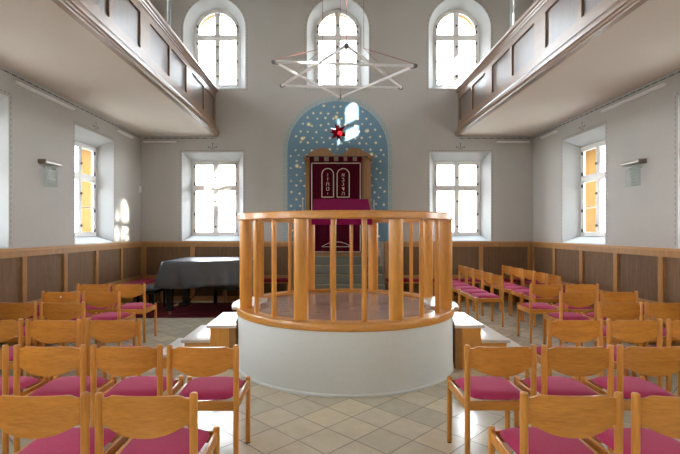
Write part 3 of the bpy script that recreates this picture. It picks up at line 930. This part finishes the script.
# ------------------------------------------------------------------ hexagram lamp
SX, SY, SZ, SR = .178, 5.40, 3.37, .89
star = thing('star_lamp', 'white hexagram of light tubes hanging over the bimah', 'hanging lamp', (SX, SY, SZ))
V6 = []
for k, z in enumerate((3.37, 3.33, 3.37, 3.375, 3.395, 3.37)):
    a = radians(60 * k + .4)
    V6.append(Vector((SX + SR * sin(a), SY - SR * cos(a), z)))
for a, b in ((0, 2), (2, 4), (4, 0), (1, 3), (3, 5), (5, 1)):
    p, q = V6[a], V6[b]; d = (q - p).normalized()
    bm = B(); tube(bm, [p + d * .03, q - d * .03], .0165, 14); t = obj('light_tube', bm, M['tube_white'], star)
    for e, s in ((p + d * .02, 1), (q - d * .02, -1)):
        obj('end_sleeve', tube(B(), [e, e + d * (.07 * s)], .0185, 12), M['white_plastic'], t)
for v in V6:
    out = (v - Vector((SX, SY, v.z))).normalized()
    bm = B(); tube(bm, [v - out * .05, v + out * .012, v + out * .03], .02, 10, radii=[.022, .026, .010])
    obj('corner_cap', bm, M['cap_grey'], star)
hubz = 3.66
def cord(pts, r=.0035): 
    bm = B(); tube(bm, pts, r, 6); obj('suspension_cord', bm, M['cord_red'], star)
for s, (i, j) in ((-1, (5, 4)), (1, (1, 2))):
    hub = Vector((SX + s * .24, SY - .1, hubz))
    cord([hub, Vector((hub.x, hub.y, ZC - .001))])
    cord([hub, V6[i] + Vector((0, 0, .02))]); cord([hub, V6[j] + Vector((0, 0, .02))], .002)
cord([V6[0] + Vector((0, 0, .02)), Vector((V6[0].x, V6[0].y, ZC - .001))], .0028)
cord([V6[3] + Vector((0, 0, .02)), Vector((V6[3].x, V6[3].y, ZC - .001))], .0028)

# red star
RX, RY, RZ = .142, 6.30, 2.895
ner = thing('red_star_lamp', 'small red many-pointed star lamp hanging before the ark', 'hanging lamp', (RX, RY, RZ))
bm = B()
ico = bmesh.ops.create_icosphere(bm, subdivisions=1, radius=.062)
fs = list(bm.faces)
for f_ in fs:
    c = f_.calc_center_median(); n = c.normalized()
    tip = bm.verts.new(n * .132)
    vs = list(f_.verts)
    for i in range(3): bm.faces.new((vs[i], vs[(i + 1) % 3], tip))
    bm.faces.remove(f_)
bmesh.ops.rotate(bm, verts=bm.verts, matrix=Matrix.Rotation(.3, 3, 'Y') @ Matrix.Rotation(.4, 3, 'X'))
bmesh.ops.translate(bm, verts=bm.verts, vec=(RX, RY, RZ))
obj('star_body', bm, M['ruby'], ner, smooth=0)
bm = B(); bmesh.ops.create_icosphere(bm, subdivisions=2, radius=.034); bmesh.ops.translate(bm, verts=bm.verts, vec=(RX + .02, RY - .055, RZ - .025))
obj('bulb', bm, M['bulb'], ner)
bm = B(); tube(bm, [(RX, RY, RZ + .07), (RX - .03, RY, RZ + .15), (RX - .058, RY, RZ + .24), (RX - .062, RY, RZ + .34), (RX - .05, RY, RZ + .42), (V6[3].x - .01, V6[3].y, V6[3].z - .03)], .003, 6)
obj('cord', bm, M['cap_grey'], ner)

# ------------------------------------------------------------------ grand piano, its cover, stools, rug
rug = obj('rug', box(B(), -3.62, -1.12, 7.95, 9.56, .001, .013, .004, 1), M['rug'])
tag(rug, 'dark red patterned rug under the covered piano', 'rug')
PZ = .0135
piano = thing('grand_piano', 'black grand piano hidden under a charcoal cover, legs showing', 'piano', (-2.3, 8.9, PZ))
def piano_outline(off=0.0):
    """plan of a grand piano, keyboard at the low-x end, bent side towards the viewer"""
    p = [(-2.95, 8.06), (-2.55, 8.06), (-2.25, 8.08), (-2.0, 8.18), (-1.80, 8.32), (-1.62, 8.46), (-1.48, 8.58), (-1.40, 8.74), (-1.39, 8.93), (-1.45, 9.10), (-1.60, 9.24), (-1.80, 9.30), (-2.4, 9.30), (-2.95, 9.30)]
    c = Vector((-2.4, 8.8)); out = []
    n = len(p)
    for i in range(n):
        a, b, d = Vector(p[i - 1]), Vector(p[i]), Vector(p[(i + 1) % n])
        e1 = (b - a).normalized(); e2 = (d - b).normalized()
        nn = (Vector((e1.y, -e1.x)) + Vector((e2.y, -e2.x)))
        nn.normalize()
        out.append((b.x + nn.x * off, b.y + nn.y * off))
    return out
bm = B(); prism(bm, piano_outline(-.03), lambda u, v, d: Vector((u, v, d)), .60, .93)
# the keyboard end is lower than the lid
for v in bm.verts:
    if v.co.x < -2.9 and v.co.z > .9: v.co.z = .90
obj('case', bm, M['black_lacquer'], piano, smooth=30)
for x, y in ((-2.86, 8.20), (-2.86, 9.18), (-1.66, 8.90)):
    bm = B()
    P = [(.066, .60), (.066, .52), (.056, .50), (.046, .16), (.058, .14), (.058, .09), (.03, .075)]
    for (h0, z0), (h1, z1) in zip(P[:-1], P[1:]):
        vs = [bm.verts.new((x + a * h, y + b * h, z)) for h, z in ((h0, z0), (h1, z1)) for a, b in ((-1, -1), (1, -1), (1, 1), (-1, 1))]
        for i in range(4): bm.faces.new((vs[i], vs[(i + 1) % 4], vs[4 + (i + 1) % 4], vs[4 + i]))
    vs = [bm.verts.new((x + a * .066, y + b * .066, .60)) for a, b in ((-1, -1), (1, -1), (1, 1), (-1, 1))]; bm.faces.new(vs)
    vs = [bm.verts.new((x + a * .03, y + b * .03, .075)) for a, b in ((-1, -1), (1, -1), (1, 1), (-1, 1))]; bm.faces.new(vs)
    leg = obj('leg', bm, M['black_lacquer'], piano, smooth=0)
    bm = B(); tube(bm, [(x - .012, y, PZ + .03), (x + .012, y, PZ + .03)], .03, 16)
    lathe(bm, [(.018, .03), (.022, .078)], (x, y, 0), 12)
    obj('caster', bm, M['brass'], leg)
bm = B()
for y in (8.62, 8.78): tube(bm, [(-2.75, y, .60), (-2.75, y, .16)], .02, 10)
box(bm, -2.83, -2.67, 8.56, 8.84, .10, .16, .01)
tube(bm, [(-2.70, 8.70, .13), (-2.30, 8.70, .60)], .008, 8)
ly = obj('pedal_lyre', bm, M['black_lacquer'], piano)
for y in (8.63, 8.70, 8.77):
    bm = B(); tube(bm, [(-2.80, y, .125), (-2.87, y, .115), (-2.93, y, .105)], .011, 8, radii=[.009, .010, .014]); obj('pedal', bm, M['brass'], ly)

# fitted cover: top sheet plus hanging skirt with soft pleats
cover = None
bm = B()
base = piano_outline(.02)
# densify the outline
dense = []
for i in range(len(base)):
    a, b = Vector(base[i]), Vector(base[(i + 1) % len(base)])
    n = max(1, int((b - a).length / .035))
    for k in range(n): dense.append(tuple(a.lerp(b, k / n)))
# smooth corners
for _ in range(1):
    dense = [((dense[i - 1][0] + 2 * dense[i][0] + dense[(i + 1) % len(dense)][0]) / 4, (dense[i - 1][1] + 2 * dense[i][1] + dense[(i + 1) % len(dense)][1]) / 4) for i in range(len(dense))]
ND = len(dense)
cxy = Vector((-2.35, 8.85))
def topz(x):
    t = min(1, max(0, (-2.88 - x) / .12)); return .985 - .015 * t
def ringv(scale, dz, drop, amp):
    out = []; s_ = 0
    for i, (x, y) in enumerate(dense):
        a, b = Vector(dense[i - 1]), Vector(dense[(i + 1) % ND]); e = (b - a).normalized(); nn = Vector((e.y, -e.x))
        s_ += (Vector(dense[i]) - a).length
        w = amp * (sin(s_ * 13) * .6 + sin(s_ * 29 + 1) * .4 + .5)
        px = cxy.x + (x - cxy.x) * scale + nn.x * w; py = cxy.y + (y - cxy.y) * scale + nn.y * w
        px -= .125 * drop ** .8 * min(1, max(0, (-2.80 - x) / .18))
        z = topz(max(px, x)) + dz - drop * (topz(max(px, x)) - .535 + .02 * sin(s_ * 5.0))
        out.append(bm.verts.new((px, py, z)))
    return out
rings = [ringv(s, 0, 0, 0) for s in (.25, .5, .7, .85, .95)]
rings += [ringv(.992, -.004, 0, 0), ringv(1.0, -.018, 0, 0)]
rings += [ringv(1.0, -.018, d, -.0 + .034 * d) for d in (.12, .3, .5, .7, .85, 1.0)]
bm.faces.new(rings[0])
for A, C in zip(rings[:-1], rings[1:]):
    for i in range(ND): bm.faces.new((A[i], A[(i + 1) % ND], C[(i + 1) % ND], C[i]))
cover = obj('piano_cover', bm, M['piano_cover'], smooth=50)
sol = cover.modifiers.new('thickness', 'SOLIDIFY'); sol.thickness = .004; sol.offset = 1
tag(cover, 'charcoal fabric cover draped over the grand piano', 'cover')

def stool(name, label, x0, x1, y0, y1, h):
    r = thing(name, label, 'stool', ((x0 + x1) / 2, (y0 + y1) / 2, PZ), 'black piano benches')
    obj('seat', box(B(), x0, x1, y0, y1, h - .05, h, .015, 3), M['piano_cover'], r)
    obj('apron', box(B(), x0 + .02, x1 - .02, y0 + .02, y1 - .02, h - .11, h - .0505, .003, 1), M['black_lacquer'], r)
    for x in (x0 + .035, x1 - .035):
        for y in (y0 + .035, y1 - .035):
            bm = B(); tube(bm, [(x, y, h - .105), (x, y, PZ)], .02, 4, radii=[.026, .018]); obj('leg', bm, M['black_lacquer'], r, smooth=0)
stool('piano_bench', 'black piano bench at the keyboard end of the covered piano', -3.58, -3.22, 8.42, 9.05, .46)
stool('piano_bench', 'black low bench standing behind the covered piano', -2.38, -1.72, 9.345, 9.555, .42)

# ------------------------------------------------------------------ wall plaques, strip lights, sensor
def plaque(f, u, label, starry):
    r = thing('glass_plaque', label, 'plaque', f(u, 2.2, 0), 'lit glass plaques on the side walls')
    g = .05
    bm = B(); ubox(bm, f, u - .16, u + .16, 2.175, 2.485, -g - .008, -g)
    pl = obj('glass_plate', bm, M['plate_glass'], r, smooth=0)
    if starry:
        bm = B()
        for rot in (pi / 2, -pi / 2):
            P = [(u + .105 * cos(rot + 2 * pi * k / 3), 2.345 + .12 * sin(rot + 2 * pi * k / 3)) for k in range(3)]
            for k in range(3):
                a, b = P[k], P[(k + 1) % 3]
                tube(bm, [f(a[0], a[1], -g - .0095), f(b[0], b[1], -g - .0095)], .0035, 6)
        obj('etched_star', bm, M['etch'], pl)
    else:
        bm = B()
        for k in range(5): ubox(bm, f, u - .12, u + .12 - .03 * (k % 3), 2.42 - .040 * k, 2.4216 - .040 * k, -g - .0105, -g - .0085)
        obj('etched_lines', bm, M['etch'], pl, smooth=0)
    bm = B(); tube(bm, [f(u - .20, 2.515, -.075), f(u + .20, 2.515, -.075)], .026, 16)
    bar = obj('lamp_bar', bm, M['steel'], r)
    bm = B(); ubox(bm, f, u - .215, u - .19, 2.485, 2.545, -.105, -.001); obj('lamp_bracket', bm, M['bronze'], r, smooth=0)
    for du in (-.12, .12):
        bm = B(); tube(bm, [f(u + du, 2.44, -.001), f(u + du, 2.44, -g - .014)], .007, 10); obj('standoff', bm, M['steel'], r)
plaque(f_left, 6.62, 'etched glass star plaque under a lamp bar on the piano-side wall', True)
plaque(f_right, 6.60, 'etched glass plaque under a lamp bar on the wall opposite the piano', False)

def strip(f, u0, u1, label):
    r = thing('fluorescent_wall_lamp', label, 'light', f((u0 + u1) / 2, 3.46, 0), 'strip lights under the galleries')
    bm = B(); ubox(bm, f, u0, u1, 3.455, 3.49, -.035, -.002); obj('housing', bm, M['white_plastic'], r, smooth=0)
    bm = B(); tube(bm, [f(u0 + .02, 3.473, -.047), f(u1 - .02, 3.473, -.047)], .013, 12); obj('tube', bm, M['tube_white'], r)
strip(f_left, 5.92, 7.26, 'strip light on the piano-side wall between the two lower windows')
strip(f_left, 8.80, 9.45, 'short strip light on the piano-side wall near the back corner')
strip(f_right, 6.02, 7.38, 'strip light on the wall opposite the piano between the lower windows')
strip(f_right, 8.85, 9.50, 'short strip light opposite the piano near the back corner')
strip(f_back, -4.04, -3.32, 'strip light high on the back wall above the piano')
strip(f_back, 3.69, 4.40, 'strip light high on the back wall above the far chair columns')
sn = B(); ubox(sn, f_left, 9.79, 9.87, 2.36, 2.50, -.035, -.001)
bmesh.ops.bevel(sn, geom=list(sn.edges), offset=.006, segments=2, affect='EDGES')
tag(obj('wall_sensor', sn, M['white_plastic']), 'small white wall sensor box by the corner behind the piano', 'sensor')

# ------------------------------------------------------------------ chairs
def make_chair():
    """prototype at the origin, sitter looks towards +Y"""
    r = empty('chair')
    W = .21
    bm = B()
    # upholstered seat
    nx, ny = 18, 18; hx, hy = .188, .205; topv = []
    def pt(a, b, e=5.0):
        # map the square to a superellipse-ish rounded rectangle
        k = (abs(a) ** e + abs(b) ** e) ** (1 / e) if (a or b) else 1
        m = max(abs(a), abs(b))
        s = m / k if k else 1
        return a * s, b * s
    for j in range(ny + 1):
        rowv = []
        for i in range(nx + 1):
            a, b = -1 + 2 * i / nx, -1 + 2 * j / ny
            x, y = pt(a, b)
            m = max(abs(a), abs(b))
            z = .497 - .030 * m ** 8 - .006 * (x * x + y * y)
            wide = 1.0 + .05 * (y)
            rowv.append(bm.verts.new((x * hx * wide, y * hy - .005, z)))
        topv.append(rowv)
    for j in range(ny):
        for i in range(nx): bm.faces.new((topv[j][i], topv[j][i + 1], topv[j + 1][i + 1], topv[j + 1][i]))
    rim = [topv[0][i] for i in range(nx)] + [topv[j][nx] for j in range(ny)] + [topv[ny][nx - i] for i in range(nx)] + [topv[ny - j][0] for j in range(ny)]
    r1 = [bm.verts.new((v.co.x * 1.008, v.co.y * 1.008, .460)) for v in rim]
    r2 = [bm.verts.new((v.co.x * .96, v.co.y * .96, .4535)) for v in rim]
    for A, C in ((rim, r1), (r1, r2)):
        for i in range(len(A)): bm.faces.new((A[i], C[i], C[(i + 1) % len(A)], A[(i + 1) % len(A)]))
    bm.faces.new(r2)
    obj('seat', bm, M['seat'], r, smooth=60)
    # frame rails
    bm = B()
    for s in (-1, 1): box(bm, s * W - .010, s * W + .010, -.212, .195, .393, .4525, .004)
    box(bm, -W, W, -.225, -.203, .393, .4525, .004); box(bm, -W, W, .188, .208, .393, .4525, .004)
    obj('seat_frame', bm, M['chair_ply'], r)
    # bent plywood back
    bm = B(); n = 36; hw = .197; V = []
    def smooth(t): t = max(0, min(1, t)); return t * t * (3 - 2 * t)
    for i in range(n + 1):
        u = -1 + 2 * i / n; au = abs(u)
        zt = .783 + .015 * smooth((.93 - au) / .20)
        zb = .664 - .049 * max(0.0, 1 - (au / .90) ** 2.2)
        y = -.214 - .030 * (1 - u * u)
        colv = []
        m = 4
        for k in range(m + 1):
            z = zb + (zt - zb) * k / m
            colv.append((bm.verts.new((u * hw, y - .006, z)), bm.verts.new((u * hw, y + .006, z))))
        V.append(colv)
    for i in range(n):
        for k in range(4):
            bm.faces.new((V[i][k][0], V[i + 1][k][0], V[i + 1][k + 1][0], V[i][k + 1][0]))
            bm.faces.new((V[i][k][1], V[i][k + 1][1], V[i + 1][k + 1][1], V[i + 1][k][1]))
        bm.faces.new((V[i][0][0], V[i][0][1], V[i + 1][0][1], V[i + 1][0][0]))
        bm.faces.new((V[i][4][0], V[i + 1][4][0], V[i + 1][4][1], V[i][4][1]))
    for i in (0, n):
        for k in range(4): bm.faces.new((V[i][k][0], V[i][k + 1][0], V[i][k + 1][1], V[i][k][1]))
    bmesh.ops.remove_doubles(bm, verts=bm.verts, dist=1e-6)
    obj('backrest', bm, M['chair_ply'], r, smooth=40)
    for s in (-1, 1):
        obj('leg', dowel(B(), s * W, -.214, .004, .806, .0178), M['chair_wood'], r)
        obj('leg', dowel(B(), s * W, .198, .004, .476, .0178), M['chair_wood'], r)
    for ch in list(r.children):
        if ch.name.startswith('leg'):
            x = 0
            me = ch.data; x = sum(v.co.x for v in me.vertices) / len(me.vertices); y = sum(v.co.y for v in me.vertices) / len(me.vertices)
            bm = B(); lathe(bm, [(.0165, 0), (.0165, .006)], (x, y, 0), 12)
            obj('foot_glide', bm, M['black_iron'], ch)
    return r
proto = make_chair()
first = [True]
def place(x, y, rz, label, group):
    if first[0]: o = proto; first[0] = False
    else: o = dup(proto)
    o.location = (x, y, 0); o.rotation_euler = (0, 0, rz)
    o['label'] = label; o['category'] = 'chair'; o['group'] = group
    return o
ORD = ['first', 'second', 'third', 'fourth', 'fifth', 'sixth']
ROWN = ['nearest', 'second nearest', 'third nearest', 'fourth nearest', 'fifth nearest', 'sixth nearest']
PITCH = .485
ROWY = [2.02, 2.86, 3.71, 4.60, 5.42, 6.18]
LEFT = [(-.58, 2), (-.56, 4), (-1.53, 3), (-2.47, 2), (-2.48, 2), (-2.49, 2)]
RIGHT = [(.86, 2), (.86, 3), (1.795, 3), (2.735, 2), (2.765, 2), (2.75, 2)]
rj = random.Random(3)
marked = None
for r_ in range(6):
    for sgn, (x0, n) in ((-1, LEFT[r_]), (1, RIGHT[r_])):
        side = 'on the piano side' if sgn < 0 else 'opposite the piano'
        for i in range(n):
            x = x0 + sgn * (.2275 - .0 + i * PITCH)
            # x0 is the outer edge of the aisle-side post
            o = place(x, ROWY[r_] + .214 + rj.uniform(-.008, .008), rj.uniform(-.012, .012),
                      'wooden chair, magenta seat, %s from the aisle, %s row %s' % (ORD[i], ROWN[r_], side), 'chairs in rows facing the ark')
            if r_ == 4 and sgn < 0 and i == 1: marked = o
# the chair with a round white tag on its back
bm = B(); lathe(bm, [(.012, 0), (.012, .003)], (0, 0, 0), 16)
for v in bm.verts: v.co = Vector((v.co.x + .02, -.2512 - v.co.z, .742 + v.co.y))
me_t = obj('white_tag', bm, M['white_plastic'])
me_t.parent = marked
marked['label'] = 'wooden chair with a white dot on its back, fifth nearest row, piano side'
for cidx, xb in enumerate((2.78, 3.70)):
    for k in range(5):
        y = 7.20 + .2275 + k * .485
        place(xb - .214, y, pi / 2 + rj.uniform(-.03, .03), 'wooden chair facing the bimah, %s from the back wall, column nearer the %s' % (ORD[4 - k], 'bimah' if cidx == 0 else 'panelled wall'), 'chairs in columns beside the bimah')

# ------------------------------------------------------------------ outside: ground and added sun-blocking buildings
struct(obj('ground', box(B(), -60, 60, -60, 80, -.75, -.45), M['ground'], smooth=0))
def sun_blocker(x0, x1, y0, y1, h, m='ochre', rise=1.3):  # unseen building, added to keep direct sun off windows
    r = struct(empty('added_sun_blocker', ((x0 + x1) / 2, (y0 + y1) / 2, -.45)))
    obj('walls', box(B(), x0, x1, y0, y1, -.45, h), M[m], r, smooth=0)
    bm = B(); prism(bm, [(x0 - .4, h), (x1 + .4, h), ((x0 + x1) / 2, h + rise)], lambda u, v, d: Vector((u, d, v)), y0 - .3, y1 + .3)
    obj('roof', bm, M['roof_tile'], r, smooth=0)
    for s, xs in ((-1, x0), (1, x1)):
        y = y0 + 2
        while y < y1 - 2:
            obj('window', box(B(), xs - .06, xs + .06, y, y + 1.0, 1.0, 2.6), M['white'], r, smooth=0)
            y += 3.2
sun_blocker(12.5, 18, -14, 6, 7.3, 'cream', .6)  # added: shades the lower windows on the +X side
sun_blocker(-16, 16, -38, -26, 17.0, 'cream', .6)  # added: shades the rear windows from direct sun

# ------------------------------------------------------------------ light
w = bpy.data.worlds.new('overcast_sky'); scene.world = w; w.use_nodes = True
nt = w.node_tree; bg = nt.nodes['Background']
tc = nd(nt, 'ShaderNodeTexCoord'); sx = nd(nt, 'ShaderNodeSeparateXYZ'); nt.links.new(tc.outputs['Generated'], sx.inputs[0])
rp = nd(nt, 'ShaderNodeValToRGB'); e = rp.color_ramp.elements
e[0].position = 0; e[0].color = (.98, .985, 1.0, 1); e[1].position = .9; e[1].color = (.68, .83, 1.0, 1)
nt.links.new(sx.outputs['Z'], rp.inputs['Fac']); nt.links.new(rp.outputs['Color'], bg.inputs['Color'])
bg.inputs['Strength'].default_value = 1.25

sd = bpy.data.lights.new('sun', 'SUN'); sd.energy = 1.3; sd.angle = radians(.55); sd.color = (1.0, .93, .82)
so = bpy.data.objects.new('sun', sd); COL.objects.link(so)
so.rotation_euler = Vector((-1, 1.07, -.475)).to_track_quat('-Z', 'Y').to_euler()

def portal(f, uc, upper, nrm):
    L = bpy.data.lights.new('window_portal', 'AREA'); L.shape = 'RECTANGLE'; L.cycles.is_portal = True
    if upper: c = f(uc, (4.75 + 6.51) / 2, FD + .07); L.size, L.size_y = 1.02, 1.76
    else: c = f(uc, (1.43 + 3.09) / 2, FD + .07); L.size, L.size_y = 1.05, 1.66
    o = bpy.data.objects.new('window_portal', L); COL.objects.link(o)
    o.location = c; o.rotation_euler = Vector(nrm).to_track_quat('-Z', 'Y').to_euler()
for uc, up in BACK_W: portal(f_back, uc, up, (0, -1, 0))
for uc, up in ADDED_REAR_W: portal(f_rear, uc, up, (0, 1, 0))
for y in SIDE_W:
    for up in (False, True):
        portal(f_left, y, up, (1, 0, 0)); portal(f_right, y, up, (-1, 0, 0))

# ------------------------------------------------------------------ camera and view
cd = bpy.data.cameras.new('camera'); cam = bpy.data.objects.new('camera', cd); COL.objects.link(cam)
cam.location = (0, 0, 1.524); cam.rotation_euler = (pi / 2, 0, 0)
cd.sensor_width = 36; cd.lens = 24; cd.shift_x = 12 / 680; cd.shift_y = 4 / 680
cd.clip_start = .05; cd.clip_end = 300
scene.camera = cam
scene.view_settings.view_transform = 'Standard'; scene.view_settings.look = 'None'
scene.view_settings.gamma = 1.0; scene.view_settings.use_curve_mapping = False
scene.view_settings.exposure = 4.78
c = scene.cycles
c.max_bounces = 10; c.diffuse_bounces = 6; c.glossy_bounces = 4; c.transmission_bounces = 6; c.transparent_max_bounces = 12
c.sample_clamp_indirect = 6.0; c.use_denoising = True
c.caustics_reflective = False; c.caustics_refractive = False
